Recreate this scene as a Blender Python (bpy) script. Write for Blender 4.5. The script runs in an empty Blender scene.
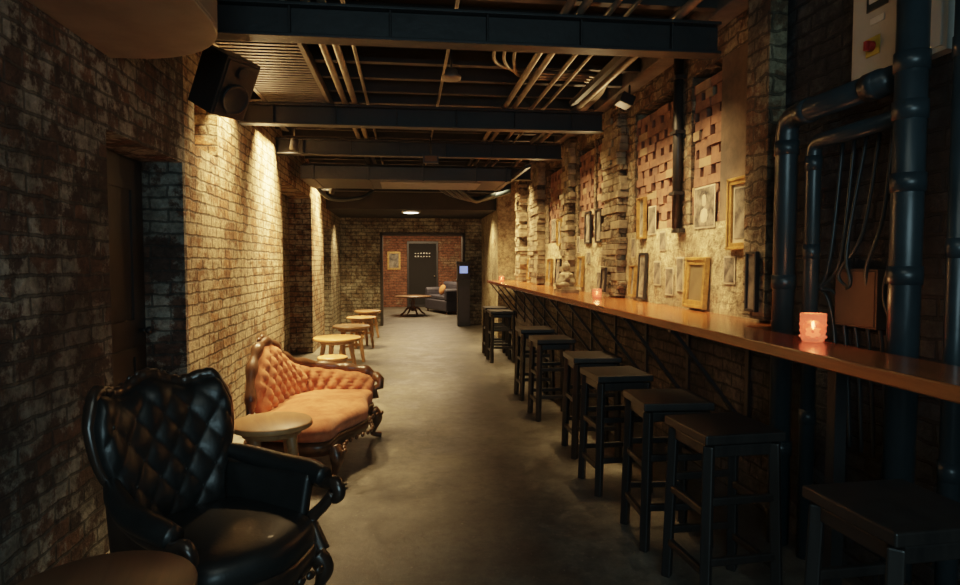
import bpy, bmesh, math, random
from mathutils import Vector, Matrix, noise
random.seed(7)
S=bpy.context.scene
R=random.uniform

# ------------------------------------------------------------------ materials
def nt(name):
    m=bpy.data.materials.new(name); m.use_nodes=True
    t=m.node_tree; b=t.nodes['Principled BSDF']
    return m,t,b
def N(t,typ,**kw):
    n=t.nodes.new(typ)
    for k,v in kw.items():
        if k in n.inputs: n.inputs[k].default_value=v
        else: setattr(n,k,v)
    return n
def L(t,a,ao,b,bi): t.links.new(a.outputs[ao],b.inputs[bi])
def c4(c): return (c[0],c[1],c[2],1)
def mixc(t,fac,a,b,blend='MIX'):
    n=t.nodes.new('ShaderNodeMix'); n.data_type='RGBA'; n.blend_type=blend
    def put(sock,v):
        if hasattr(v,'is_output') : t.links.new(v,sock)
        elif isinstance(v,tuple): sock.default_value=c4(v)
        else: sock.default_value=v
    put(n.inputs[0],fac); put(n.inputs[6],a); put(n.inputs[7],b)
    return n.outputs[2]
def ramp(t,src,p0,p1,c0=(0,0,0),c1=(1,1,1)):
    n=t.nodes.new('ShaderNodeValToRGB'); e=n.color_ramp.elements
    e[0].position=p0;e[1].position=p1;e[0].color=c4(c0);e[1].color=c4(c1)
    t.links.new(src,n.inputs[0]); return n.outputs[0]
def simple(name,col,rough=.5,metal=0,var=.3,scale=8,bump=.15,col2=None,spec=.5,bs=None,coat=0):
    m,t,b=nt(name)
    tc=N(t,'ShaderNodeTexCoord'); no=N(t,'ShaderNodeTexNoise',Scale=scale,Detail=6.0,Roughness=.6)
    L(t,tc,'Object',no,'Vector')
    c2=col2 or tuple(x*(1-var) for x in col)
    r=ramp(t,no.outputs[0],.35,.65,c2,col)
    t.links.new(r,b.inputs['Base Color'])
    b.inputs['Roughness'].default_value=rough; b.inputs['Metallic'].default_value=metal
    b.inputs['Specular IOR Level'].default_value=spec
    b.inputs['Coat Weight'].default_value=coat
    if bump:
        n2=N(t,'ShaderNodeTexNoise',Scale=bs or scale*4,Detail=5.0); L(t,tc,'Object',n2,'Vector')
        bp=N(t,'ShaderNodeBump',Strength=bump,Distance=.01); L(t,n2,0,bp,'Height'); L(t,bp,0,b,'Normal')
    return m
def wood(name,c1,c2,axis=1,rough=.4,scale=6,coat=0):
    m,t,b=nt(name); tc=N(t,'ShaderNodeTexCoord'); mp=N(t,'ShaderNodeMapping')
    sc=[scale*3]*3; sc[axis]=scale*.25; mp.inputs['Scale'].default_value=sc
    no=N(t,'ShaderNodeTexNoise',Scale=1.0,Detail=8.0,Roughness=.65,Distortion=.6)
    L(t,tc,'Object',mp,0); L(t,mp,0,no,'Vector')
    t.links.new(ramp(t,no.outputs[0],.3,.7,c1,c2),b.inputs['Base Color'])
    b.inputs['Roughness'].default_value=rough; b.inputs['Coat Weight'].default_value=coat
    b.inputs['Coat Roughness'].default_value=.15
    bp=N(t,'ShaderNodeBump',Strength=.15,Distance=.005); L(t,no,0,bp,'Height'); L(t,bp,0,b,'Normal')
    return m
def emis(name,col,st):
    m,t,b=nt(name); b.inputs['Base Color'].default_value=c4(col)
    b.inputs['Emission Color'].default_value=c4(col); b.inputs['Emission Strength'].default_value=st
    return m
def brick(name,c1,c2,mortar,paint,pamt,bw=.235,bh=.082,soot=(.02,.018,.015),samt=.5,bump=.9,ms=.009,ps=1.6,warp=.02,mfac=1.2,psharp=.06,inv=False):
    m,t,b=nt(name); tc=N(t,'ShaderNodeTexCoord'); se=N(t,'ShaderNodeSeparateXYZ'); L(t,tc,'Object',se,0)
    ad=N(t,'ShaderNodeMath',operation='ADD'); L(t,se,0,ad,0); L(t,se,1,ad,1)
    co=N(t,'ShaderNodeCombineXYZ'); L(t,ad,0,co,0); L(t,se,2,co,1)
    wn=N(t,'ShaderNodeTexNoise',Scale=7.0,Detail=4.0); L(t,tc,'Object',wn,'Vector')
    sb=N(t,'ShaderNodeVectorMath',operation='SUBTRACT'); L(t,wn,1,sb,0); sb.inputs[1].default_value=(.5,.5,.5)
    sl=N(t,'ShaderNodeVectorMath',operation='SCALE'); L(t,sb,0,sl,0); sl.inputs['Scale'].default_value=warp*2
    av=N(t,'ShaderNodeVectorMath',operation='ADD'); L(t,co,0,av,0); L(t,sl,0,av,1)
    br=N(t,'ShaderNodeTexBrick'); L(t,av,0,br,'Vector')
    br.inputs['Scale'].default_value=1; br.inputs['Brick Width'].default_value=bw; br.inputs['Row Height'].default_value=bh
    br.inputs['Mortar Size'].default_value=ms; br.inputs['Mortar Smooth'].default_value=.4
    br.inputs['Color1'].default_value=c4(c1); br.inputs['Color2'].default_value=c4(c2); br.inputs['Mortar'].default_value=c4(mortar)
    n1=N(t,'ShaderNodeTexNoise',Scale=ps,Detail=10.0,Roughness=.75); L(t,tc,'Object',n1,'Vector')
    n2=N(t,'ShaderNodeTexNoise',Scale=18.0,Detail=8.0,Roughness=.7); L(t,tc,'Object',n2,'Vector')
    n3=N(t,'ShaderNodeTexNoise',Scale=1.3,Detail=8.0,Roughness=.7)
    mp=N(t,'ShaderNodeMapping'); mp.inputs['Location'].default_value=(3,5,1); L(t,tc,'Object',mp,0); L(t,mp,0,n3,'Vector')
    c=.62-.24*pamt
    pf=ramp(t,n1.outputs[0],c-psharp/2,c+psharp/2,(0,0,0),(.9,.9,.9))
    k=.85 if inv else .4
    pcol=mixc(t,br.outputs[1],paint,tuple(x*k for x in paint))
    col=mixc(t,pf,br.outputs[0],pcol)
    g=ramp(t,n2.outputs[0],.34,.66,(.30,.30,.30),(1.3,1.3,1.3))
    col=mixc(t,.85,col,g,'MULTIPLY')
    sf=ramp(t,n3.outputs[0],.42,.62,(0,0,0),(samt,samt,samt))
    col=mixc(t,sf,col,soot)
    t.links.new(col,b.inputs['Base Color']); b.inputs['Roughness'].default_value=.85
    b.inputs['Specular IOR Level'].default_value=.25
    m1=N(t,'ShaderNodeMath',operation='MULTIPLY_ADD'); L(t,br,1,m1,0); m1.inputs[1].default_value=-mfac; L(t,n2,0,m1,2)
    n4=N(t,'ShaderNodeTexNoise',Scale=4.5,Detail=4.0); L(t,tc,'Object',n4,'Vector')
    m2=N(t,'ShaderNodeMath',operation='ADD'); L(t,m1,0,m2,0); L(t,n4,0,m2,1)
    bp=N(t,'ShaderNodeBump',Strength=bump,Distance=.025); L(t,m2,0,bp,'Height'); L(t,bp,0,b,'Normal')
    return m

M={}
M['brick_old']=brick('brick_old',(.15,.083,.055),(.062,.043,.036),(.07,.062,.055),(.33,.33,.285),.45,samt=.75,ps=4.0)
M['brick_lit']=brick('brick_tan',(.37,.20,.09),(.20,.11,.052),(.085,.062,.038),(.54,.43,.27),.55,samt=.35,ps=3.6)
M['brick_end']=brick('brick_end',(.28,.22,.14),(.18,.13,.08),(.10,.085,.06),(.45,.41,.29),.5,samt=.5,ps=3)
M['brick_red']=brick('brick_red',(.26,.11,.06),(.18,.075,.042),(.12,.085,.06),(.3,.2,.12),.15,samt=.4)
M['stone']=brick('painted_stone',(.34,.24,.13),(.28,.18,.10),(.20,.14,.08),(.60,.51,.32),.78,bw=.27,bh=.09,samt=.65,soot=(.10,.068,.038),ms=.005,warp=.09,ps=4.2,mfac=.3,inv=True,bump=1.0)
M['brick_right']=brick('brick_right',(.26,.15,.08),(.15,.09,.05),(.12,.09,.06),(.40,.33,.21),.5,samt=.75,soot=(.04,.03,.02),ps=4,warp=.05,mfac=.8)
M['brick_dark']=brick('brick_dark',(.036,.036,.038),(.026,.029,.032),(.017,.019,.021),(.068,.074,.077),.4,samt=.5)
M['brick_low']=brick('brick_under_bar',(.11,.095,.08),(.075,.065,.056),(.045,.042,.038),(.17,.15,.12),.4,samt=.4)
M['plaster']=simple('stained_plaster',(.20,.135,.08),.85,var=.7,scale=2.8,bump=.7,bs=14,col2=(.06,.042,.028))
M['terracotta']=simple('terracotta',(.24,.115,.068),.85,var=.5,scale=9,bump=.5,col2=(.11,.056,.038))
M['terracotta_pale']=simple('terracotta_pale',(.32,.22,.13),.85,scale=9,bump=.4)
M['toothstone']=simple('rough_stone',(.36,.285,.17),.9,scale=9,bump=1.0,bs=22,col2=(.12,.09,.055))
M['concrete']=simple('concrete_band',(.20,.18,.15),.85,scale=3,bump=.4,col2=(.07,.065,.055))
M['black']=simple('matte_black',(.005,.005,.005),.9,bump=0)
M['steel']=simple('beam_steel',(.018,.020,.021),.5,.2,scale=5,bump=.2)
M['duct']=simple('duct_panel',(.26,.20,.145),.55,0,scale=3,bump=.1,col2=(.16,.12,.09))
M['ceil']=simple('ceiling_dark',(.014,.014,.013),.8,scale=3,bump=.3)
M['joist']=simple('joist_dark',(.036,.031,.025),.6,scale=6,bump=.3)
M['conduit']=simple('conduit_metal',(.30,.25,.18),.38,.5,scale=10,bump=.05)
M['tray']=simple('tray_metal',(.24,.205,.16),.45,.4,scale=10,bump=.05)
M['pipe']=simple('black_pipe',(.022,.036,.043),.33,0,scale=6,bump=.08,spec=.5)
M['bracket']=simple('bracket_iron',(.012,.012,.012),.45,0,scale=6,bump=.08)
M['wood_black']=wood('black_wood',(.006,.006,.006),(.018,.016,.014),2,.40)
M['counter']=wood('counter_wood',(.17,.050,.014),(.33,.105,.028),1,.24,6,.35)
M['tabletop']=wood('table_wood',(.28,.13,.048),(.46,.25,.10),1,.45,5)
M['tablewood_dark']=wood('table_wood_dark',(.12,.06,.03),(.22,.115,.055),1,.4,5)
M['frame_wood']=wood('carved_walnut',(.045,.02,.010),(.12,.055,.023),2,.35,7,.25)
M['mahog']=wood('dark_mahogany',(.012,.008,.006),(.045,.026,.017),2,.28,7,.4)
M['leather']=simple('black_leather',(.010,.012,.012),.40,0,scale=14,bump=.08,bs=70,spec=.5,coat=.06)
m,t,b=nt('orange_velvet'); tc=N(t,'ShaderNodeTexCoord'); no=N(t,'ShaderNodeTexNoise',Scale=6.0,Detail=8.0,Roughness=.7); L(t,tc,'Object',no,'Vector')
t.links.new(ramp(t,no.outputs[0],.35,.65,(.28,.092,.042),(.57,.235,.115)),b.inputs['Base Color']); b.inputs['Roughness'].default_value=.95
b.inputs['Specular IOR Level'].default_value=.15
b.inputs['Sheen Weight'].default_value=.25; b.inputs['Sheen Tint'].default_value=(1,.65,.45,1)
n2=N(t,'ShaderNodeTexNoise',Scale=120.0); L(t,tc,'Object',n2,'Vector'); bp=N(t,'ShaderNodeBump',Strength=.2,Distance=.004); L(t,n2,0,bp,'Height'); L(t,bp,0,b,'Normal')
M['velvet']=m
M['gold']=simple('gilt_frame',(.58,.35,.11),.38,.45,scale=20,bump=.3,col2=(.30,.165,.045))
M['frame_black']=simple('black_frame',(.016,.015,.014),.45,bump=.1)
M['paper']=simple('paper',(.50,.43,.31),.8,scale=6,bump=0,var=.3)
M['mirror']=simple('antique_mirror',(.30,.23,.14),.35,.6,scale=5,bump=0)
def photo_mat(i):
    return simple('photo_image_%d'%i,(.28,.24,.18),.5,0,scale=[9,14,7,11][i],bump=0,col2=(.012,.012,.012))
for i in range(4): M['ph%d'%i]=photo_mat(i)
M['cab']=simple('cabinet_grey',(.48,.48,.44),.45,0,scale=3,bump=.03,var=.15)
M['red']=simple('red_plastic',(.5,.03,.02),.35,bump=0)
M['yellow']=simple('yellow_plate',(.7,.5,.05),.45,bump=0)
M['white']=simple('white_label',(.7,.7,.66),.5,bump=0,var=.1)
M['cardboard']=simple('brown_board',(.10,.06,.035),.8,scale=4,bump=.1)
M['purple']=simple('slate_velvet',(.028,.028,.042),.7,scale=8,bump=.2)
M['orange']=simple('orange_cloth',(.5,.2,.06),.8,bump=.1)
M['wax']=emis('glowing_wax',(1,.45,.2),1.6)
M['flame']=emis('flame',(1,.65,.25),35)
M['lampwhite']=emis('lamp_diffuser',(1,.9,.7),5)
M['spotlens']=emis('spot_lens',(1,.7,.4),1.0)
M['blue']=emis('screen_blue',(.25,.36,.85),.5)
m,t,b=nt('red_glass'); b.inputs['Base Color'].default_value=(.85,.32,.22,1); b.inputs['Roughness'].default_value=.2
b.inputs['Transmission Weight'].default_value=.7; b.inputs['Emission Color'].default_value=(1,.24,.10,1); b.inputs['Emission Strength'].default_value=.17
M['redglass']=m
m,t,b=nt('worn_concrete_floor'); tc=N(t,'ShaderNodeTexCoord')
n1=N(t,'ShaderNodeTexNoise',Scale=1.1,Detail=10.0,Roughness=.72); L(t,tc,'Object',n1,'Vector')
n2=N(t,'ShaderNodeTexNoise',Scale=11.0,Detail=9.0,Roughness=.8); L(t,tc,'Object',n2,'Vector')
n3=N(t,'ShaderNodeTexNoise',Scale=2.6,Detail=13.0,Roughness=.85,Distortion=.4); L(t,tc,'Object',n3,'Vector')
col=ramp(t,n1.outputs[0],.38,.62,(.052,.049,.041),(.135,.126,.10))
g=ramp(t,n2.outputs[0],.36,.62,(.45,.45,.45),(1.2,1.2,1.2)); col=mixc(t,.9,col,g,'MULTIPLY')
col=mixc(t,ramp(t,n3.outputs[0],.52,.60,(0,0,0),(.45,.45,.45)),col,(.21,.198,.158))
col=mixc(t,ramp(t,n3.outputs[0],.40,.47,(.55,.55,.55),(0,0,0)),col,(.03,.028,.023))
sp=N(t,'ShaderNodeTexNoise',Scale=45.0,Detail=3.0); L(t,tc,'Object',sp,'Vector')
col=mixc(t,ramp(t,sp.outputs[0],.67,.71,(0,0,0),(.45,.45,.45)),col,(.34,.32,.26))
t.links.new(col,b.inputs['Base Color'])
t.links.new(ramp(t,n3.outputs[0],.40,.58,(.34,.34,.34),(.58,.58,.58)),b.inputs['Roughness'])
bp=N(t,'ShaderNodeBump',Strength=.35,Distance=.01); L(t,n2,0,bp,'Height'); L(t,bp,0,b,'Normal')
M['floor']=m

# ------------------------------------------------------------------ builder
def catmull(pts,n=8):
    P=[tuple(map(float,p)) for p in pts]; k=len(P[0]); out=[]
    for i in range(len(P)-1):
        p0=P[max(i-1,0)];p1=P[i];p2=P[i+1];p3=P[min(i+2,len(P)-1)]
        for j in range(n):
            u=j/n
            out.append(tuple(.5*((2*p1[a])+(-p0[a]+p2[a])*u+(2*p0[a]-5*p1[a]+4*p2[a]-p3[a])*u*u+(-p0[a]+3*p1[a]-3*p2[a]+p3[a])*u**3) for a in range(k)))
    out.append(P[-1]); return out
class MB:
    def __init__(s): s.bm=bmesh.new(); s.mats=[]
    def mi(s,m):
        m=M[m]
        if m not in s.mats: s.mats.append(m)
        return s.mats.index(m)
    def f(s,vs,mi,sm=False):
        try: fc=s.bm.faces.new(vs)
        except ValueError: return
        fc.material_index=mi; fc.smooth=sm
    def box(s,c,size,mat,rot=None):
        mi=s.mi(mat); c=Vector(c); h=[x/2 for x in size]; v=[]
        for x in (-1,1):
            for y in (-1,1):
                for z in (-1,1):
                    p=Vector((x*h[0],y*h[1],z*h[2]))
                    if rot is not None: p=rot@p
                    v.append(s.bm.verts.new(c+p))
        for q in ((0,1,3,2),(4,6,7,5),(0,4,5,1),(2,3,7,6),(0,2,6,4),(1,5,7,3)): s.f([v[i] for i in q],mi)
    def bx(s,x0,x1,y0,y1,z0,z1,mat): s.box(((x0+x1)/2,(y0+y1)/2,(z0+z1)/2),(x1-x0,y1-y0,z1-z0),mat)
    def beam(s,p0,p1,w,h,mat):
        p0=Vector(p0);p1=Vector(p1);d=p1-p0
        q=d.to_track_quat('Z','X' if abs(d.normalized().z)>.9 else 'Y').to_matrix()
        s.box((p0+p1)/2,(w,h,d.length),mat,q)
    def grid(s,rows,mat,cu=False,cap=False,sm=True):
        mi=s.mi(mat); V=[[s.bm.verts.new(p) for p in r] for r in rows]; n=len(rows[0])
        for i in range(len(V)-1):
            for j in range(n if cu else n-1):
                s.f([V[i][j],V[i][(j+1)%n],V[i+1][(j+1)%n],V[i+1][j]],mi,sm)
        if cap: s.f(V[0][::-1],mi,sm); s.f(V[-1],mi,sm)
    def tube(s,path,r,mat,n=10,sub=0,flat=1.0):
        if sub: path=catmull(path,sub)
        if len(path[0])==4: rad=[p[3] for p in path]; path=[p[:3] for p in path]
        else: rad=[r]*len(path)
        P=[Vector(p) for p in path]; T=[]
        for i in range(len(P)):
            d=P[min(i+1,len(P)-1)]-P[max(i-1,0)]; T.append(d.normalized() if d.length>1e-9 else Vector((0,0,1)))
        a=Vector((0,0,1)) if abs(T[0].z)<.8 else Vector((1,0,0))
        nrm=(a-T[0]*a.dot(T[0])).normalized(); rows=[]
        for i in range(len(P)):
            nrm=(nrm-T[i]*nrm.dot(T[i])).normalized(); bi=T[i].cross(nrm)
            rows.append([P[i]+(nrm*math.cos(2*math.pi*k/n)+bi*math.sin(2*math.pi*k/n)*flat)*rad[i] for k in range(n)])
        s.grid(rows,mat,True,True)
    def cyl(s,p0,p1,r,mat,n=16,r2=None):
        s.tube([tuple(p0)+(r,),tuple(p1)+((r2 if r2 is not None else r),)],0,mat,n)
    def lathe(s,prof,c,mat,n=24,rot=None):
        rows=[]
        for r,z in prof:
            row=[]
            for k in range(n):
                p=Vector((r*math.cos(2*math.pi*k/n),r*math.sin(2*math.pi*k/n),z))
                if rot is not None: p=rot@p
                row.append(Vector(c)+p)
            rows.append(row)
        s.grid(rows,mat,True,True)
    def ball(s,c,r,mat,sc=(1,1,1),n=12):
        rows=[]
        for i in range(n//2+1):
            a=-math.pi/2+math.pi*i/(n//2); a=max(min(a,1.5),-1.5)
            rows.append([Vector(c)+Vector((math.cos(a)*math.cos(2*math.pi*k/n)*r*sc[0],math.cos(a)*math.sin(2*math.pi*k/n)*r*sc[1],math.sin(a)*r*sc[2])) for k in range(n)])
        s.grid(rows,mat,True,True)
    def prism(s,poly,z0,z1,mat,sm=False):
        mi=s.mi(mat); a=[s.bm.verts.new((p[0],p[1],z0)) for p in poly]; b=[s.bm.verts.new((p[0],p[1],z1)) for p in poly]
        n=len(poly)
        for i in range(n): s.f([a[i],a[(i+1)%n],b[(i+1)%n],b[i]],mi,sm)
        s.f(a[::-1],mi); s.f(b,mi)
    def done(s,name,loc=(0,0,0),rz=0,bevel=0,rot=None,seg=2):
        bmesh.ops.recalc_face_normals(s.bm,faces=s.bm.faces)
        me=bpy.data.meshes.new(name); s.bm.to_mesh(me); s.bm.free()
        for m in s.mats: me.materials.append(m)
        o=bpy.data.objects.new(name,me); S.collection.objects.link(o); o.location=loc
        o.rotation_euler=rot or (0,0,rz)
        if bevel:
            md=o.modifiers.new('bevel','BEVEL'); md.width=bevel; md.segments=seg; md.limit_method='ANGLE'; md.angle_limit=math.radians(50)
        return o

XL,XR=-1.5,2.05; H=3.1
# ------------------------------------------------------------------ room
b=MB(); b.bx(-3.6,4.2,-2.2,20.4,-.12,0,'floor'); b.done('floor')
b=MB(); b.bx(-2.4,2.6,-2.2,14.3,H,H+.1,'ceil'); b.bx(-3.6,4.2,14.3,20.4,2.75,2.85,'ceil'); b.done('ceiling')
b=MB()
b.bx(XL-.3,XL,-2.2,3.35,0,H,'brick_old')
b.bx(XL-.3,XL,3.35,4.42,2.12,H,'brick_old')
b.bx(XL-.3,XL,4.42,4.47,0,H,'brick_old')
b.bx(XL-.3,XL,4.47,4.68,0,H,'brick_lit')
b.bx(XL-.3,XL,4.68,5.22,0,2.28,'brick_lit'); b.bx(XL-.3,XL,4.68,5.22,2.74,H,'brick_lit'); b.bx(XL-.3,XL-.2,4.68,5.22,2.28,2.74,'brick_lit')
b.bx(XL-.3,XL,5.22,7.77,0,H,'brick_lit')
b.bx(XL-.3,XL,7.77,10.1,2.45,H,'brick_lit')
b.bx(XL-.6,XL-.35,7.6,10.3,0,H,'brick_end'); 
b.bx(XL-.35,XL,10.1,11.5,0,H,'brick_lit'); b.bx(XL-.3,XL,11.5,12.6,2.1,H,'brick_lit'); b.bx(XL-.3,XL,12.6,14.3,0,H,'brick_end')
b.bx(XL-.36,XL-.3,7.5,7.77,0,H,'brick_lit')
b.done('wall_left')
def door(name,x,y0,y1,h,mat='black'):
    b=MB(); b.bx(x-.04,x,y0+.004,y1-.004,0.002,h-.004,mat)
    for z0,z1 in ((.12,.9),(1.02,h-.15)):
        b.bx(x,x+.012,y0+.14,y0+.2,z0,z1,'frame_black'); b.bx(x,x+.012,y1-.2,y1-.14,z0,z1,'frame_black')
        b.bx(x,x+.012,y0+.2,y1-.2,z0,z0+.06,'frame_black'); b.bx(x,x+.012,y0+.2,y1-.2,z1-.06,z1,'frame_black')
    b.cyl((x,y1-.1,1.0),(x+.05,y1-.1,1.0),.012,'steel'); b.ball((x+.06,y1-.1,1.0),.025,'steel')
    b.done(name)
door('door_1',XL-.26,3.35,4.42,2.12,'frame_black'); door('door_2',XL-.2,11.5,12.6,2.1,'frame_black')
b=MB()
b.bx(XL-.345,XL-.30,8.3,8.38,0,2.1,'joist'); b.bx(XL-.345,XL-.30,9.1,9.18,0,2.1,'joist'); b.bx(XL-.345,XL-.30,8.3,9.18,2.1,2.18,'joist'); b.bx(XL-.345,XL-.325,8.38,9.1,0,2.1,'frame_black')
b.done('door_3')
PN=[(3.90,4.33),(4.60,5.45),(6.30,6.62),(6.68,7.32),(7.92,8.88)]
PZ0,PZ1=1.72,2.78
b=MB()
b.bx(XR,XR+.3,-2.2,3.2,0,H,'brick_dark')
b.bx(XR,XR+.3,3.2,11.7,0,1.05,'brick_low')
b.bx(XR,XR+.3,3.2,11.7,1.05,PZ0,'stone')
b.bx(XR,XR+.3,3.2,11.7,PZ1,H,'brick_right')
ys=[3.2]
for p in PN: ys+=list(p)
ys.append(11.7)
for i in range(0,len(ys),2):
    if ys[i+1]-ys[i]>.001: b.bx(XR,XR+.3,ys[i],ys[i+1],PZ0,PZ1,'plaster' if i==0 else 'brick_right')
b.bx(XR+.26,XR+.3,3.9,8.9,PZ0,PZ1,'black')  # black backing sheet stands in for the shade inside the holes
b.bx(1.72,XR+.3,11.7,14.3,0,H,'stone')
b.done('wall_right')
for (y0,y1) in PN:
    b=MB(); z=PZ0+.008; k=0; hc=.066
    while z+hc<PZ1:
        y=y0+.004
        if k%2==0:
            while y<y1-.01:
                w=min(R(.16,.24),y1-.004-y); x0=XR+.02+R(-.008,.008)
                b.bx(x0,x0+.11,y,y+w-.004,z-.004,z+hc*.9,'terracotta' if R(0,1)>.1 else 'terracotta_pale'); y+=w
        else:
            y+=.0 if k%4==1 else .07
            while y<y1-.02:
                w=min(.105,y1-.004-y); x0=XR+.02+R(-.01,.01)
                b.bx(x0,x0+.11,y,y+w,z-.004,z+hc-.006,'terracotta' if R(0,1)>.12 else 'terracotta_pale')
                if R(0,1)<.22: b.bx(x0+.02,x0+.08,y+w+.001,min(y+w+.059,y1-.004),z,z+hc-.006,'terracotta')
                y+=.165
        z+=hc; k+=1
    b.done('perforated_brick_panel')
b=MB(); b.cyl((XR-.04,4.47,PZ0-.02),(XR-.04,4.47,2.96),.035,'frame_black'); b.bx(XR-.05,XR-.002,4.40,4.54,PZ0-.05,PZ0-.02,'frame_black')
for z in (1.95,2.4,2.8): b.bx(XR-.082,XR-.002,4.42,4.52,z,z+.025,'frame_black')
b.done('wall_pipe')
def pil(y0,y1,d,z0,z1,mat,jag=.05):
    b=MB(); z=z0
    while z<z1-.01:
        h=min(R(.05,.085),z1-z); a=y0+R(-jag,jag); c=y1+R(-jag,jag); m_=y0+(y1-y0)*R(.3,.7)
        b.bx(XR-d+R(-.015,.015),XR-.001,a,m_-.002,z,z+h-.003,mat if R(0,1)>.3 else 'brick_right')
        b.bx(XR-d+R(-.015,.015),XR-.001,m_+.002,c,z,z+h-.003,mat if R(0,1)>.3 else 'brick_right'); z+=h
    b.done('brick_pilaster',bevel=.006)
pil(5.64,6.12,.09,1.13,2.95,'toothstone')
pil(7.44,7.80,.09,1.13,2.95,'toothstone',.04)
pil(9.1,9.7,.12,1.13,2.95,'toothstone',.04)
pil(10.5,10.9,.14,1.13,2.95,'toothstone',.04)
b=MB(); b.bx(XR-.1,XR-.002,3.2,3.42,1.13,2.95,'brick_right'); b.done('brick_pilaster')
b=MB(); b.bx(XR-.16,XR-.002,-2.1,11.69,2.97,3.098,'concrete'); b.done('trim_1',bevel=.01)
b=MB()
b.bx(XL-.3,-.61,14.3,14.55,0,H,'brick_end'); b.bx(1.33,XR+.3,14.3,14.55,0,H,'brick_end'); b.bx(-.61,1.33,14.3,14.55,2.12,H,'brick_end'); b.done('wall_end')
b=MB()
for x in (-.61,1.27): b.bx(x,x+.06,14.26,14.56,0,2.12,'joist')
b.bx(-.61,1.33,14.26,14.56,2.06,2.12,'joist'); b.done('trim_2')
b=MB(); b.bx(-3.5,4.1,20.2,20.4,0,2.75,'brick_red'); b.done('wall_back_room')
b=MB(); b.bx(-3.6,-3.4,14.55,20.2,0,2.75,'brick_red'); b.done('wall_back_room_left')
b=MB(); b.bx(4.0,4.2,14.55,20.2,0,2.75,'brick_red'); b.done('wall_back_room_right')
b=MB(); b.bx(XL-.3,XR+.3,-2.4,-2.2,0,H,'brick_dark'); b.done('wall_rear')

# ------------------------------------------------------------------ ceiling stuff
def ibeam(y,z0,z1,x0=XL+.002,x1=XR-.002,w=.12):
    b=MB(); b.bx(x0,x1,y-w/2,y+w/2,z0,z0+.018,'steel'); b.bx(x0,x1,y-w/2,y+w/2,z1-.018,z1,'steel'); b.bx(x0,x1,y-.012,y+.012,z0+.018,z1-.018,'steel')
    for k in range(6):
        x=x0+.3+k*(x1-x0-.6)/5; b.bx(x-.006,x+.006,y-w/2+.01,y+w/2-.01,z0+.018,z1-.018,'steel')
    b.done('ceiling_beam',bevel=.004)
for y in (3.65,5.9,7.5,9.4,11.2): ibeam(y,2.70,2.89,x1=XR-.17)
b=MB()
y=2.0
while y<11.7: b.bx(XL+.002,XR-.17,y-.03,y+.03,2.99,H-.002,'joist'); y+=.42
b.done('ceiling_joists')
b=MB()
for x,z,r in ((-.56,2.92,.026),(-.47,2.92,.026),(-.36,2.95,.014),(.93,2.92,.024),(1.02,2.92,.024),(1.2,2.93,.018),(1.32,2.935,.014),(1.62,2.92,.028),(.3,2.96,.012)):
    b.cyl((x,-1.5,z),(x,11.75,z),r,'conduit',10)
b.done('ceiling_conduits')
b=MB()
for dx in (0,.07,.14):
    b.tube([(.62+dx,4.3,2.97),(.68+dx,4.75,2.97),(.95,4.95+dx,2.97),(1.40,4.98+dx,2.97),(1.66,5.1+dx,2.97),(1.72+dx*.3,5.5+dx,2.97),(1.73+dx*.3,7,2.97)],.014,'conduit',8,sub=6)
b.done('bent_conduits')
b=MB()
b.bx(-1.28,-1.25,3.75,6.2,2.9,2.98,'tray'); b.bx(-.72,-.69,3.75,6.2,2.9,2.98,'tray')
y=3.77
while y<6.2: b.bx(-1.25,-.72,y,y+.028,2.905,2.915,'tray'); y+=.065
for x in (-1.1,-.95,-.85): b.cyl((x,3.75,2.935),(x,6.2,2.935),.014,'pipe',8)
b.done('cable_tray')
b=MB(); b.bx(-1.35,1.38,8.2,9.25,2.52,2.69,'steel'); 
for x in (-1.2,-.5,.2,.9,1.3): b.bx(x,x+.03,8.19,9.26,2.51,2.70,'steel')
b.bx(-.35,1.0,8.35,9.1,2.505,2.52,'tray'); b.done('ventilation_duct',bevel=.005)
b=MB(); b.bx(XL+.002,1.71,11.9,14.25,2.45,H-.002,'ceil'); b.done('ceiling_soffit')
b=MB()
for i in range(4):
    b.tube([(.4+.1*i,9.6,2.68),(.7+.12*i,9.9,2.52-.03*i),(1.2+.05*i,10.2,2.48+.02*i),(1.75,10.5+.1*i,2.66)],.035,'pipe',10,sub=6)
b.tube([(-1.4,9.5,2.66),(-1.2,10,2.45),(-.8,10.4,2.5),(-.6,11,2.68)],.03,'pipe',10,sub=6)
b.done('hanging_cables')
poly=[(XL+.004,1.2),(-1.15,1.2)]
for k in range(13):
    a=-math.pi/2+math.pi*k/12*.5; poly.append((-1.13+.3*math.cos(a),1.5+.3*math.sin(a)))
for k in range(13):
    a=math.pi/2*k/12; poly.append((-1.38+.55*math.cos(a),2.85+.55*math.sin(a)))
poly.append((XL+.004,3.4))
b=MB(); b.prism(poly,2.50,2.80,'duct'); b.prism([(p[0]*1.0,p[1]) for p in poly],2.485,2.499,'duct')
b.cyl((-1.3,1.6,2.8),(-1.3,1.6,3.098),.01,'steel'); b.cyl((-1.2,2.6,2.8),(-1.2,2.6,3.098),.01,'steel')
b.done('air_duct',bevel=.02)
b=MB(); b.box((0,0,0),(.24,.26,.38),'frame_black'); b.box((.123,0,0),(.01,.23,.35),'frame_black')
rx=Matrix.Rotation(math.pi/2,3,'Y')
b.lathe([(.0,.01),(.05,.0),(.085,.02),(.095,.025),(.10,.015)],(.128,0,-.06),'steel',24,rx)
b.lathe([(.0,.012),(.025,.01),(.04,.015)],(.128,0,.11),'steel',20,rx)
b.cyl((-.12,0,.05),(-.24,0,.12),.018,'steel')
b.done('wall_speaker',(-1.17,4.25,2.61),rot=(0,math.radians(28),math.radians(-35)),bevel=.012)
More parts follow.
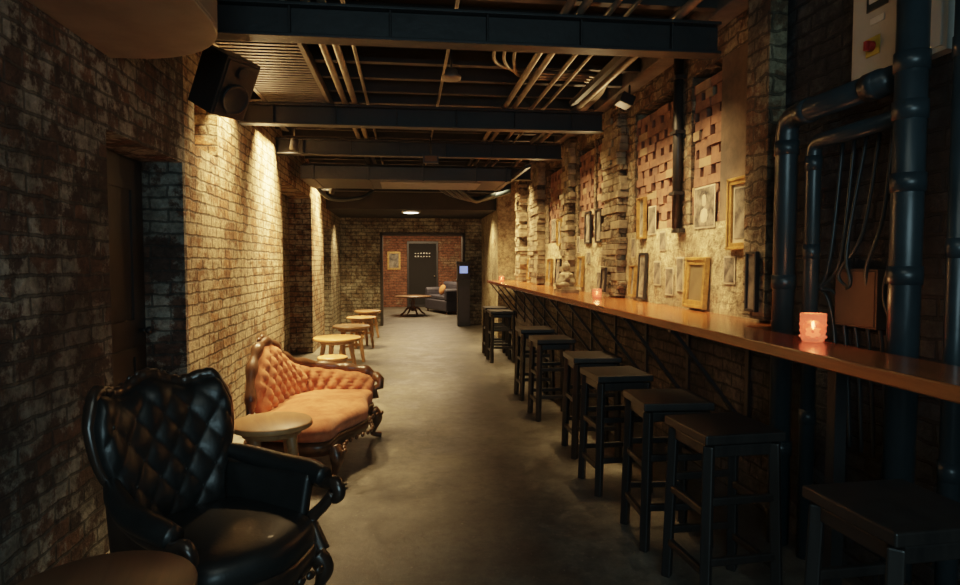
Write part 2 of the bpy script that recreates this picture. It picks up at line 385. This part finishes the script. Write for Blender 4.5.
b=MB(); b.lathe([(.0,.0),(.07,.0),(.075,.02),(.05,.04),(.045,.07),(.0,.07)],(0,0,0),'tray'); b.cyl((0,0,.06),(0,0,.30),.008,'steel'); b.done('smoke_detector',(.33,4.62,2.79))
b=MB(); b.lathe([(.0,-.01),(.13,-.01),(.16,.0),(.16,.02)],(0,0,0),'lampwhite',28); b.lathe([(.162,-.005),(.18,-.005),(.18,.03),(.162,.03)],(0,0,0),'white',28); b.done('ceiling_lamp',(.08,12.25,2.418))
b=MB(); b.bx(-.09,.09,-.03,.03,-.02,.08,'steel'); b.bx(-.07,.07,-.035,-.03,0,.06,'cardboard'); b.cyl((0,0,.08),(0,0,.28),.008,'steel'); b.done('exit_sign',(.28,7.3,2.62))
b=MB(); b.tube([(1.9,5.2,2.965),(1.9,5.2,2.86)],.01,'steel',8); b.box((1.86,5.2,2.83),(.12,.16,.09),'frame_black',Matrix.Rotation(.4,3,'Y')); b.done('security_camera',bevel=.01)

# ------------------------------------------------------------------ lights
WARM=(1,.64,.29)
def spot(x,y,z,tx,ty,tz,W,ang=75,fix=True,col=WARM,blend=1.0,rad=.08):
    l=bpy.data.lights.new('spot_light','SPOT'); l.energy=W; l.color=col; l.spot_size=math.radians(ang); l.spot_blend=blend; l.shadow_soft_size=rad
    d=(Vector((tx,ty,tz))-Vector((x,y,z))).normalized()
    o=bpy.data.objects.new('spot_lamp_light',l); S.collection.objects.link(o)
    o.location=Vector((x,y,z))+d*.02; o.rotation_euler=d.to_track_quat('-Z','Y').to_euler()
    if fix:
        b=MB(); q=d.to_track_quat('Z','Y').to_matrix()
        b.lathe([(.0,-.13),(.035,-.13),(.045,-.11),(.048,0.0),(.044,0.0),(.042,-.02),(.0,-.02)],(0,0,0),'frame_black',18,q)
        b.lathe([(.0,-.018),(.040,-.018),(.040,-.012),(.0,-.012)],(0,0,0),'spotlens',18,q)
        p=q@Vector((0,0,-.1)); b.cyl(p,(p.x,p.y,H-z-.003),.008,'steel')
        f=b.done('spot_lamp',(x,y,z)); 
        o.parent=f; o.location=d*.02
    return o
def area(n,loc,rot,size,W,col,sy=None,spread=180):
    l=bpy.data.lights.new(n,'AREA'); l.energy=W; l.size=size; l.color=col; l.spread=math.radians(spread)
    if sy: l.shape='RECTANGLE'; l.size_y=sy
    o=bpy.data.objects.new(n,l); S.collection.objects.link(o); o.location=loc; o.rotation_euler=rot; return o
def strip(name,x,z,y0,y1,tilt,W,spread,col=WARM):
    o=area(name+'_light',(x,(y0+y1)/2,z),(0,tilt,0),.05,W,col,y1-y0,spread)
    b=MB(); d=Matrix.Rotation(tilt,3,'Y'); b.box(d@Vector((0,0,.03)),(.07,y1-y0+.02,.04),'frame_black',d); b.done(name,(x,(y0+y1)/2,z))
strip('wall_washer_lamp',-1.36,2.93,6.55,7.35,math.radians(3),75,80)
strip('wall_washer_lamp',-1.40,2.93,4.85,5.65,math.radians(3),30,80)
strip('wall_washer_lamp',-1.38,2.93,10.2,11.1,math.radians(3),50,80)
spot(-1.22,7.0,2.66,-1.55,7.1,.7,215,100,rad=.15)
spot(-1.22,5.25,2.75,-1.55,5.3,.7,55,105,fix=False,rad=.15)
spot(-1.26,10.75,2.6,-1.52,10.9,.2,210,100,rad=.12)
spot(-1.22,13.2,2.40,-1.45,13.2,0,150,100,fix=False,rad=.12)
spot(-.55,5.2,2.60,-.78,4.25,.4,190,60,fix=False)
spot(-.2,7.85,2.55,.10,8.3,0,120,75,fix=False)
spot(.1,12.25,2.38,.1,12.0,0,110,155,fix=False)
strip('bar_washer_lamp',1.50,2.85,3.82,5.5,math.radians(-20),15,75)
strip('bar_washer_lamp',1.50,2.85,6.1,7.3,math.radians(-20),11,75)
strip('bar_washer_lamp',1.52,2.62,7.7,9.2,math.radians(-20),15,80)
strip('bar_washer_lamp',1.50,2.85,9.6,11.0,math.radians(-20),45,90)
for y,W in ((3.9,60),(4.8,66),(6.9,46),(8.4,36),(10.9,140)): spot(1.45,y,2.5,2.05,y,1.15,W,72,fix=False,rad=.15)
spot(1.2,12.6,2.3,1.8,12.3,1.3,70,110,fix=False,rad=.1)
spot(-1.40,6.3,2.35,-.5,5.0,3.1,12,120,fix=False,rad=.05)  # added uplight without fixture, brightens ceiling around the cable tray
spot(1.85,6.0,2.40,.6,5.0,3.1,13,130,fix=False,rad=.05)  # added uplight, no fixture, lifts the middle of the ceiling
spot(1.85,8.6,2.30,.3,8.0,3.1,9,130,fix=False,rad=.05)  # another added uplight, for the ceiling further back
area('back_room_light',(.4,17.5,2.7),(0,0,0),1.5,130,(1,.66,.36))
area('rear_fill_light',(.2,-2.1,1.9),(math.radians(90),0,0),2.2,27,(.55,.84,.92),1.6)  # added cool fill behind the camera, no window there
area('overhead_fill_light',(.0,.3,3.05),(0,0,0),1.6,6,(.85,.95,.85))  # added weak overhead fill for the near zone, no fixture
w=bpy.data.worlds.new('World'); S.world=w; w.use_nodes=True
w.node_tree.nodes['Background'].inputs[0].default_value=(.25,.45,.5,1); w.node_tree.nodes['Background'].inputs[1].default_value=.05

# ------------------------------------------------------------------ counter
CZ=1.11
b=MB(); b.prism([(1.5,.6),(1.79,.6),(1.79,3.1),(2.045,3.1),(2.045,11.6),(1.5,11.6)],CZ-.05,CZ,'counter'); b.done('bar_counter',bevel=.006)
y=3.5
while y<11.6:
    b=MB(); b.beam((2.03,y,.45),(1.56,y,1.045),.045,.02,'bracket'); b.bx(1.54,2.045,y-.02,y+.02,1.035,1.058,'bracket'); b.bx(2.030,2.045,y-.02,y+.02,.40,1.035,'bracket'); b.done('shelf_bracket'); y+=.8
for y in (1.0,2.3):
    b=MB(); b.bx(1.70,1.75,y-.025,y+.025,0,1.058,'steel'); b.bx(1.66,1.79,y-.06,y+.06,0,.01,'steel'); b.done('counter_post')

# ------------------------------------------------------------------ bar stools
def stool(x,y,rz=0):
    b=MB(); h=.75
    b.box((0,0,h-.02),(.36,.36,.04),'wood_black')
    b.box((0,0,h-.075),(.31,.31,.05),'wood_black')
    for sx in (-1,1):
        for sy in (-1,1): b.beam((sx*.165,sy*.165,0),(sx*.148,sy*.148,h-.05),.042,.042,'wood_black')
    for z,k in ((.17,.161),(.42,.155)):
        for s_ in (-1,1):
            b.box((s_*k,0,z+(.0)),(.024,.30,.034),'wood_black'); b.box((0,s_*k,z+.05),(.30,.024,.034),'wood_black')
    b.done('bar_stool',(x,y,0),rz,bevel=.006)
for x,y,r in ((1.42,1.62,.05),(1.36,2.53,.06),(1.35,3.09,-.05),(1.33,3.84,.04),(1.39,4.56,-.03),(1.34,5.66,.03),(1.35,6.5,0),(1.36,8.95,.04),(1.37,9.6,0)):
    stool(x,y,r)

# ------------------------------------------------------------------ upholstery helpers
def tuft(a,z,d,dep):
    p=a/d+z/d*.8; q=a/d-z/d*.8
    return dep*(abs(math.sin(math.pi*p))*abs(math.sin(math.pi*q)))**.45
def seat_rings(b,outline,prof,mat):
    cx=sum(p[0] for p in outline)/len(outline); cy=sum(p[1] for p in outline)/len(outline)
    rows=[[Vector((cx+(p[0]-cx)*s_,cy+(p[1]-cy)*s_,z)) for p in outline] for s_,z in prof]
    b.grid(rows,mat,True,True)
def superell(cx,cy,a,bb,e,n=64,bow=0):
    o=[]
    for k in range(n):
        t_=2*math.pi*k/n; c,s_=math.cos(t_),math.sin(t_)
        x=cx+a*abs(c)**(2/e)*(1 if c>0 else -1); y=cy+bb*abs(s_)**(2/e)*(1 if s_>0 else -1)
        if c>0: x+=bow*math.cos((y-cy)/bb*math.pi*1.5)*abs(c)
        o.append((x,y))
    return o
def leg(b,x,y,sx,sy,z,mat,s=1):
    b.tube([(x,y,z,.042*s),(x+.03*sx,y+.02*sy,z*.72,.044*s),(x+.015*sx,y+.01*sy,z*.4,.024*s),(x-.005*sx,y,z*.18,.017*s),(x+.03*sx,y+.02*sy,.03,.02*s),(x+.06*sx,y+.035*sy,.024,.022*s)],0,mat,10,sub=5)
    b.ball((x+.05*sx,y+.03*sy,z*.75),.026*s,mat,(.7,.8,1.3)); b.ball((x+.045*sx,y+.02*sy,z*.55),.016*s,mat,(.8,.8,1.3))

# ------------------------------------------------------------------ armchair
b=MB()
KW=.92
def htop(u):
    return .885+.055*math.exp(-(u/.28)**2)+.03*math.exp(-((abs(u)-.80)/.2)**2)-.10*max(0,abs(u)-.86)/.14
def bw_(v): return KW*(.26+.125*(1/(1+math.exp(-(v-.5)*9))))
def bk(u,v):
    top=htop(u); z0=.32; z=z0+(top-z0)*v
    y=bw_(v)*u; x=-.04+.13*abs(u)**2.5*(.4+.6*v)-.13*v-.03*v*v
    return x,y,z
nu,nv=60,48; rows=[]
for i in range(nu+1):
    u=-1+2*i/nu; ring=[]
    eu=max(0,1-abs(u)**8)**.5
    for j in range(nv+1):
        v=j/nv; x,y,z=bk(u,v); ev=max(0,1-abs(2*v-1)**8)**.5; e=eu*ev
        ring.append(Vector((x+.012+e*(.065+tuft(y+.068,z-.03,.135,.019)),y,z)))
    for j in range(nv,-1,-2):
        v=j/nv; x,y,z=bk(u,v); ring.append(Vector((x-.012-.035*eu*max(0,1-abs(2*v-1)**4),y,z)))
    rows.append(ring)
b.grid(rows,'leather',True,True)
for i in range(-4,5):
    for j in range(0,10):
        y=.0675*i-.068; z=.03+.084375*j
        if (i+j)%2 or not(.40<z<.85): continue
        v=(z-.32)/(htop(y/.33)-.32); wd=bw_(v)
        if abs(y/wd)>.8: continue
        b.ball((bk(y/wd,v)[0]+.072,y,z),.010,'leather')
path=[]
for k in range(0,13):
    v=k/12; x,y,z=bk(-1,v); path.append((x,y,z,.019+.007*v))
for k in range(1,48):
    x,y,z=bk(-1+2*k/48,1); path.append((x,y,z+.008,.024+.007*abs(math.sin(k*.9))))
for k in range(12,-1,-1):
    v=k/12; x,y,z=bk(1,v); path.append((x,y,z,.019+.007*v))
b.tube(path,0,'mahog',10)
x,y,z=bk(0,1)
for dy,dz,r in ((0,.02,.022),(-.045,.015,.018),(.045,.015,.018),(-.085,.004,.014),(.085,.004,.014)): b.ball((x,dy,z+dz),r,'mahog',(.7,1.1,1))
ZS=-.085
out=superell(.31,0,.34,.33,3.6,72,.018)
seat_rings(b,out,[(.9,.30+ZS),(1.0,.345+ZS),(1.03,.375+ZS),(1.02,.41+ZS),(.97,.44+ZS),(.85,.458+ZS),(.6,.47+ZS),(.3,.475+ZS),(.02,.476+ZS)],'leather')
seat_rings(b,out,[(.93,.245+ZS),(.99,.25+ZS),(1.0,.27+ZS),(1.03,.285+ZS),(1.04,.32+ZS),(1.02,.345+ZS),(.95,.35+ZS)],'mahog')
for k in range(-4,5): b.ball((.665-abs(k)*.004,k*.06,.262+ZS),.022,'mahog',(.6,1.2,.8))
AZ=-.105
for s_ in (-1,1):
    b.tube([(-.02,s_*.29,.68+AZ,.03),(.1,s_*.345,.655+AZ,.045),(.26,s_*.385,.63+AZ,.05),(.44,s_*.40,.625+AZ,.05),(.54,s_*.395,.61+AZ,.045)],0,'leather',14,sub=5)
    b.tube([(-.03,s_*.29,.64+AZ,.02),(.15,s_*.37,.60+AZ,.02),(.36,s_*.41,.58+AZ,.022),(.54,s_*.41,.58+AZ,.028),(.605,s_*.40,.595+AZ,.032),(.63,s_*.395,.555+AZ,.030),(.605,s_*.39,.525+AZ,.022),(.585,s_*.39,.55+AZ,.014)],0,'mahog',10,sub=5)
    b.tube([(.595,s_*.39,.55+AZ,.026),(.55,s_*.375,.49+AZ,.026),(.50,s_*.35,.43+AZ,.03),(.53,s_*.335,.38+AZ,.036),(.58,s_*.33,.31+AZ,.04)],0,'mahog',10,sub=5)
    rr=[]
    for i in range(25):
        u=i/24; xx=-.02+.50*u; ring=[]
        for j in range(11):
            v=j/10; ring.append(Vector((xx,s_*(.285+.03*u+.06*v*min(1,u*2+.3)-.025-.02*math.sin(math.pi*v)*math.sin(math.pi*u)),.27+.245*v)))
        for j in range(10,-1,-1):
            v=j/10; ring.append(Vector((xx,s_*(.285+.03*u+.06*v*min(1,u*2+.3)+.02),.27+.245*v)))
        rr.append(ring)
    b.grid(rr,'leather',True,True)
    leg(b,.58,s_*.29,1,s_,.21,'mahog',1.05); leg(b,.03,s_*.24,-1,s_,.21,'mahog',.9)
o=b.done('leather_armchair',(-1.0,2.78,0),math.radians(-37)); o.scale=(.97,.90,1)

# ------------------------------------------------------------------ recamier
b=MB()
W=catmull([(-.31,-.24,.44),(-.335,-.18,.64),(-.345,-.08,.78),(-.35,.06,.84),(-.35,.22,.80),(-.34,.40,.68),(-.29,.56,.60),(-.16,.645,.56),(.0,.66,.54),(.16,.66,.52),(.25,.66,.47)],8)
Z0=.34; A=0; acc=[]
for i,p in enumerate(W):
    if i: A+=math.hypot(p[0]-W[i-1][0],p[1]-W[i-1][1])
    q0=W[max(i-1,0)];q1=W[min(i+1,len(W)-1)]; tx,ty=q1[0]-q0[0],q1[1]-q0[1]; l=math.hypot(tx,ty) or 1
    acc.append((p,A,Vector((ty/l,-tx/l,0))))
rows=[];rail=[]
for i,(p,a,n) in enumerate(acc):
    u=a/A; eu=max(0,1-abs(2*u-1)**10)**.5; ring=[]; base=Vector((p[0],p[1],0)); hh=p[2]-Z0
    for j in range(33):
        v=j/32; ev=max(0,1-abs(2*v-1)**8)**.5
        off=-.09*v*v; z=Z0+hh*v
        ring.append(base+n*(off+.01+eu*ev*(.035+tuft(a,z-.02,.11,.045)*min(1,hh/.2)))+Vector((0,0,z)))
    for j in range(32,-1,-2):
        v=j/32; ring.append(base+n*(-.09*v*v-.02)+Vector((0,0,Z0+hh*v)))
    rows.append(ring); pt=base+n*(-.076)+Vector((0,0,p[2]+.014)); rail.append((pt.x,pt.y,pt.z,.038+.008*math.sin(i*.8)))
b.grid(rows,'velvet',True,True)
s0=rail[0]; rail=[(s0[0]+.03,s0[1]-.06,.40,.018),(s0[0],s0[1]-.07,.37,.022),(s0[0],s0[1]-.03,.38,.024)]+rail
e=rail[-1]; rail+=[(e[0]+.05,e[1]-.02,e[2]-.03,.036),(e[0]+.05,e[1]-.03,e[2]-.08,.034),(e[0],e[1]-.04,e[2]-.10,.028),(e[0]+.01,e[1]-.05,e[2]-.18,.034)]
b.tube(rail,0,'frame_wood',10)
for dy,dz,r in ((0,.03,.034),(-.05,.022,.026),(.05,.024,.026),(.1,.01,.02),(-.1,.0,.02)): b.ball((-.435,.06+dy,.86+dz-.01),r,'frame_wood',(.6,1.2,1))
out=superell(-.02,.04,.33,.63,4.5,90,.0)
out=[(x+(.045*math.cos((y-.04)*8.5) if x>.1 else 0),y) for x,y in out]
rows=[]
cx,cy=-.02,.04
prof=[(.93,.27),(1.0,.295),(1.03,.325),(1.02,.365),(.97,.39)]
for k in range(9): prof.append((.92-.9*k/8,.405+.015*k/8))
for s_,z in prof:
    row=[]
    for (x,y) in out:
        px,py=cx+(x-cx)*s_,cy+(y-cy)*s_
        row.append(Vector((px,py,z+(.0 if s_>.95 else .012*math.sin(py*9)))))
    rows.append(row)
b.grid(rows,'velvet',True,True)
seat_rings(b,out,[(.93,.195),(.99,.20),(1.0,.22),(1.03,.23),(1.05,.265),(1.03,.285),(.95,.29)],'frame_wood')
for k in range(-8,9): b.ball((.345+.045*math.cos(k*.07*8.5),.04+k*.065,.215),.022,'frame_wood',(.6,1.3,.8))
for x,y,sx,sy in ((.27,-.48,1,-1),(.27,.56,1,1),(-.29,-.48,-1,-1),(-.29,.56,-1,1)): leg(b,x,y,sx,sy,.24,'frame_wood',1.1)
b.done('chaise_lounge',(-.66,4.62,0),math.radians(-11))

# ------------------------------------------------------------------ round tables
def rtable(x,y,r,h,rz=0,mat='tabletop',name='round_side_table'):
    b=MB(); b.lathe([(.0,h-.035),(r-.01,h-.035),(r,h-.03),(r,h-.006),(r-.008,h),(.0,h)],(0,0,0),mat,36)
    b.lathe([(.0,h-.075),(r*.72,h-.075),(r*.72,h-.036),(.0,h-.036)],(0,0,0),mat,28)
    for k in range(4):
        a=math.pi/4+k*math.pi/2; c,s_=math.cos(a),math.sin(a)
        b.tube([(c*r*.88,s_*r*.88,0,.022),(c*r*.58,s_*r*.58,h-.05,.033)],0,mat,8)
    for k in range(2):
        a=math.pi/4+k*math.pi/2; c,s_=math.cos(a)*r*.76,math.sin(a)*r*.76
        b.beam((c,s_,h*.42+k*.03),(-c,-s_,h*.42+k*.03),.025,.03,mat)
    b.done(name,(x,y,0),rz,bevel=.003)
rtable(-.77,3.60,.225,.55,.3)
rtable(-.88,1.82,.265,.52,.2,'tablewood_dark')
rtable(-.80,6.75,.16,.44,.2,'tabletop','round_wooden_stool')
rtable(-.86,7.75,.29,.53,.5)
rtable(-.82,9.25,.27,.52,.1)
rtable(-.78,10.7,.25,.52,.4)
rtable(-.76,12.1,.25,.52,.4)

# ------------------------------------------------------------------ pictures
def pic(y,z,w,h,frame='gold',art='ph0',fw=.04,tilt=0,x=XR,name='picture_frame',mat_w=0):
    b=MB(); d=.025
    for s_ in (-1,1):
        b.box((-d/2,s_*(w/2-fw/2),0),(d,fw,h),frame); b.box((-d/2,0,s_*(h/2-fw/2)),(d,w-2*fw,fw),frame)
        if frame=='gold':
            b.box((-d-.004,s_*(w/2-fw*.25),0),(.01,fw*.35,h),frame); b.box((-d-.004,0,s_*(h/2-fw*.25)),(.01,w,fw*.35),frame)
    b.box((-.006,0,0),(.008,w-2*fw,h-2*fw),'paper')
    b.box((-.012,0,0),(.004,w-2*fw-mat_w,h-2*fw-mat_w),art)
    b.done(name,(x-.004-(h/2*math.sin(tilt)),y,z),rot=(0,tilt,0),bevel=.003)
def prn(y,z,w,h,art,x=XR):
    b=MB(); b.box((0,0,0),(.003,w,h),'paper'); b.box((-.003,0,0),(.002,w-.025,h-.025),art)
    b.ball((-.003,0,h*.16),w*.16,'paper',(.03,1,1.3)); b.ball((-.003,0,-h*.2),w*.30,'paper' if R(0,1)>.5 else 'frame_black',(.015,1,.9))
    b.done('photo_print',(x-.006,y,z))
pic(3.60,1.75,.30,.45,'gold','ph0',.045,mat_w=.05)
pic(4.16,1.305,.32,.36,'gold','mirror',.055,.06)
prn(4.10,1.83,.30,.29,'ph1'); prn(4.47,1.36,.12,.26,'ph2'); prn(4.66,1.30,.15,.22,'ph0')
pic(5.22,1.83,.16,.36,'gold','ph3',.02,mat_w=.04); prn(5.02,1.80,.16,.24,'ph0')
pic(5.18,1.33,.17,.40,'frame_black','ph1',.018,.05,mat_w=.04); pic(5.40,1.28,.13,.28,'gold','ph2',.02,.05)
prn(4.90,1.36,.14,.2,'ph3'); prn(4.80,1.62,.12,.16,'ph2'); prn(5.45,1.58,.1,.18,'ph0'); prn(6.3,1.5,.16,.2,'ph3'); prn(6.45,1.25,.16,.2,'ph1')
pic(5.85,1.28,.13,.24,'frame_black','ph1',.018,.05,x=XR-.13)
pic(6.45,1.84,.2,.36,'frame_black','ph2',.02,mat_w=.03); pic(6.85,1.84,.22,.36,'frame_black','ph0',.02,mat_w=.03)
pic(7.1,1.34,.2,.36,'gold','ph2',.025,.05); prn(6.85,1.5,.16,.14,'ph1'); prn(7.28,1.66,.12,.2,'ph3')
pic(8.2,1.33,.26,.34,'frame_black','ph3',.02,.05,mat_w=.06); pic(8.7,1.33,.26,.34,'gold','ph1',.03,.05,mat_w=.04)
pic(8.15,1.85,.22,.36,'gold','ph2',.025)
pic(9.95,1.7,.25,.4,'frame_black','ph0',.02); pic(10.2,1.34,.22,.34,'gold','ph1',.03,.05)
pic(3.30,1.34,.11,.34,'frame_black','ph2',.015,0,x=XR-.10)
prn(3.75,1.40,.14,.18,'ph1'); prn(8.55,1.9,.24,.3,'ph1'); prn(11.3,1.8,.2,.3,'ph2')

b=MB(); b.box((0,0,.02),(.20,.34,.04),'toothstone'); b.box((0,0,.055),(.16,.28,.03),'toothstone')
b.tube([(0,0,.07,.10),(0,0,.12,.11),(0,0,.17,.08),(0,0,.21,.075),(0,0,.235,.03),(0,0,.25,.03)],0,'toothstone',14,sub=3)
b.ball((0,0,.285),.048,'toothstone',(1,.9,1.15)); b.ball((0,0,.335),.022,'toothstone')
for s_ in (-1,1):
    b.tube([(0,s_*.075,.21,.028),(-.02,s_*.10,.15,.026),(-.07,s_*.05,.11,.02)],0,'toothstone',8,sub=3)
    b.tube([(0,s_*.05,.09,.04),(-.05,s_*.12,.09,.035),(-.09,s_*.02,.085,.028)],0,'toothstone',8,sub=3)
b.done('stone_figurine',(1.76,6.75,CZ))

def candle(x,y,r,h,W):
    b=MB(); n=20
    b.lathe([(.0,.0),(r*.8,.0),(r*.9,.008),(r*1.0,h*.5),(r*1.02,h),(r*.93,h),(r*.9,h*.5),(r*.8,.014),(.0,.014)],(0,0,0),'redglass',n)
    for ring in range(4):
        for k in range(10):
            a=2*math.pi*(k+.5*(ring%2))/10; z=h*(.18+.21*ring)
            b.ball((math.cos(a)*r*.96,math.sin(a)*r*.96,z),r*.12,'redglass',(1,1,1.1),8)
    b.lathe([(.0,.015),(r*.6,.015),(r*.6,h*.45),(.0,h*.45)],(0,0,0),'wax',16)
    b.tube([(0,0,h*.45,.002),(0,0,h*.52,.006),(0,0,h*.62,.005),(0,0,h*.75,.001)],0,'flame',8)
    o=b.done('candle_holder',(x,y,CZ+.001))
    l=bpy.data.lights.new('candle_flame','POINT'); l.energy=W; l.color=(1,.45,.15); l.shadow_soft_size=.02
    p=bpy.data.objects.new('candle_flame',l); S.collection.objects.link(p); p.parent=o; p.location=(0,0,h+.03)
candle(1.725,2.46,.050,.120,.45); candle(1.76,5.62,.042,.09,.4); candle(1.62,10.6,.045,.10,.6)

# ------------------------------------------------------------------ pipes at right
def elbowpipe(pts,r,mat='pipe'):
    out=[]
    P=[Vector(p) for p in pts]; k=r*1.6
    out.append(P[0])
    for i in range(1,len(P)-1):
        a=(P[i-1]-P[i]).normalized(); c=(P[i+1]-P[i]).normalized()
        for j in range(7):
            u=j/6; out.append((P[i]+a*k)*(1-u)**2+P[i]*2*u*(1-u)+(P[i]+c*k)*u*u)
    out.append(P[-1]); return [tuple(p) for p in out]
def pipe_obj(name,pts,r,coll):
    b=MB(); b.tube(elbowpipe(pts,r),r,'pipe',20)
    for c,ax in coll: 
        c=Vector(c); a=Vector(ax)*.035; b.cyl(c-a,c+a,r*1.12,'pipe',20)
    b.done(name)
pipe_obj('drain_pipe',[(1.90,2.95,0),(1.90,2.95,2.17),(1.90,2.27,2.17)],.052,[((1.90,2.95,z),(0,0,1)) for z in (.5,1.35,2.02)]+[((1.90,2.8,2.17),(0,1,0)),((1.9,2.36,2.17),(0,1,0))])
pipe_obj('drain_pipe',[(1.93,2.78,0),(1.93,2.78,2.02),(1.93,2.25,2.02)],.034,[((1.93,2.78,z),(0,0,1)) for z in (.7,1.5,1.92)])
pipe_obj('drain_pipe',[(1.885,2.16,0),(1.885,2.16,3.095)],.054,[((1.885,2.16,z),(0,0,1)) for z in (.4,1.4,1.75,2.02,2.20,2.95)])
pipe_obj('drain_pipe',[(1.93,1.98,2.45),(1.93,1.98,0)],.034,[((1.93,1.98,z),(0,0,1)) for z in (.7,1.5,2.2)])
b=MB()
for i in range(6):
    y=2.3+.075*i
    b.tube([(2.0,y,2.0),(1.99-.02*(i%2),y+.03+R(-.05,.05),1.7-.06*i),(1.97,y+.12+R(-.09,.09),1.45-.03*i),(2.0,y+.10,1.3),(2.02,y+.05,1.1),(2.02,y,.6)],.008,'pipe',8,sub=6)
b.done('wall_cables')
b=MB(); b.bx(1.99,2.045,2.12,2.62,2.24,2.88,'cab'); b.bx(1.982,1.99,2.14,2.60,2.26,2.86,'cab')
b.bx(1.977,1.982,2.44,2.52,2.33,2.41,'yellow'); b.cyl((1.977,2.48,2.37),(1.95,2.48,2.37),.022,'red',16); b.bx(1.94,1.952,2.472,2.488,2.35,2.39,'red')
b.bx(1.975,1.982,2.40,2.52,2.52,2.62,'pipe'); b.bx(1.97,1.975,2.42,2.5,2.55,2.60,'white'); b.bx(1.977,1.982,2.26,2.34,2.33,2.37,'white'); b.bx(1.977,1.982,2.42,2.5,2.46,2.49,'white')
b.done('electrical_cabinet',bevel=.003)
b=MB(); b.bx(1.985,2.045,2.42,2.68,1.16,1.42,'cardboard'); b.bx(1.98,1.985,2.43,2.67,1.17,1.41,'cardboard'); b.done('junction_box',bevel=.005)

# ------------------------------------------------------------------ back room
b=MB(); b.bx(-.0,1.0,20.14,20.195,0.002,2.12,'frame_black'); b.bx(.06,.94,20.125,20.14,.1,2.05,'black')
for i,z in enumerate((1.72,1.62)): 
    for k in range(6): b.bx(.25+k*.09,.29+k*.09,20.12,20.126,z,z+R(.02,.04),'white')
b.cyl((.88,20.13,1.0),(.88,20.06,1.0),.02,'conduit'); b.done('door_4')
b=MB(); w_,h_=.42,.58
for s_ in (-1,1): b.box((s_*(w_/2-.03),0,0),(.06,.03,h_),'gold'); b.box((0,0,s_*(h_/2-.03)),(w_-.12,.03,.06),'gold')
b.box((0,.005,0),(w_-.12,.01,h_-.12),'ph2'); b.done('picture_frame',(-.42,20.18,1.5))
b=MB(); b.lathe([(.0,.50),(.48,.50),(.5,.515),(.5,.53),(.0,.53)],(0,0,0),'tablewood_dark',32)
b.lathe([(.0,.12),(.05,.12),(.08,.2),(.04,.28),(.06,.36),(.04,.46),(.1,.50)],(0,0,0),'tablewood_dark',20)
for k in range(4):
    a=k*math.pi/2+.4; c,s_=math.cos(a),math.sin(a); b.tube([(c*.03,s_*.03,.2,.03),(c*.15,s_*.15,.2,.03),(c*.27,s_*.27,.08,.024),(c*.36,s_*.36,.025,.024)],0,'tablewood_dark',8,sub=5)
b.done('pedestal_table',(.15,17.0,0))
b=MB(); b.bx(-.38,.38,-.8,.8,.08,.38,'purple'); b.bx(-.34,.20,-.62,0,.38,.5,'purple'); b.bx(-.34,.20,0.005,.62,.38,.5,'purple')
b.bx(.2,.40,-.8,.8,.38,.78,'purple'); b.bx(-.38,.2,-.8,-.62,.38,.62,'purple'); b.bx(-.38,.2,.62,.8,.38,.62,'purple')
b.cyl((.3,-.8,.78),(.3,.8,.78),.1,'purple'); b.cyl((-.38,-.71,.62),(.2,-.71,.62),.09,'purple'); b.cyl((-.38,.71,.62),(.2,.71,.62),.09,'purple')
for x in (-.32,.32):
    for y in (-.7,.7): b.cyl((x,y,0),(x,y,.09),.03,'frame_wood')
b.done('chesterfield_sofa',(1.15,17.9,0),math.radians(20),bevel=.04)
b=MB(); b.ball((0,0,0),.18,'orange',(.4,1,.85),16); b.done('cushion',(1.0,17.75,.66),rot=(0,.3,.3))
b=MB(); b.bx(-.14,.14,-.14,.14,0,1.0,'frame_black'); b.bx(-.16,.16,-.16,.16,1.0,1.06,'frame_black'); b.bx(-.14,.14,-.1,.14,1.06,1.42,'purple'); b.bx(-.09,.09,-.105,-.1,1.20,1.36,'blue'); b.bx(-.11,.11,-.145,-.14,.1,.9,'purple'); b.bx(-.16,.16,-.12,.16,1.42,1.46,'frame_black')
b.done('jukebox',(1.27,14.06,0),bevel=.01)

# ------------------------------------------------------------------ camera
cd=bpy.data.cameras.new('camera'); co=bpy.data.objects.new('camera',cd); S.collection.objects.link(co)
co.location=(0,0,1.45); co.rotation_euler=(math.radians(90-2.8),0,math.radians(-6.7)); cd.sensor_width=36; cd.lens=620/960*36; cd.clip_start=.05
S.camera=co
S.view_settings.view_transform='Filmic'
S.view_settings.exposure=0.95
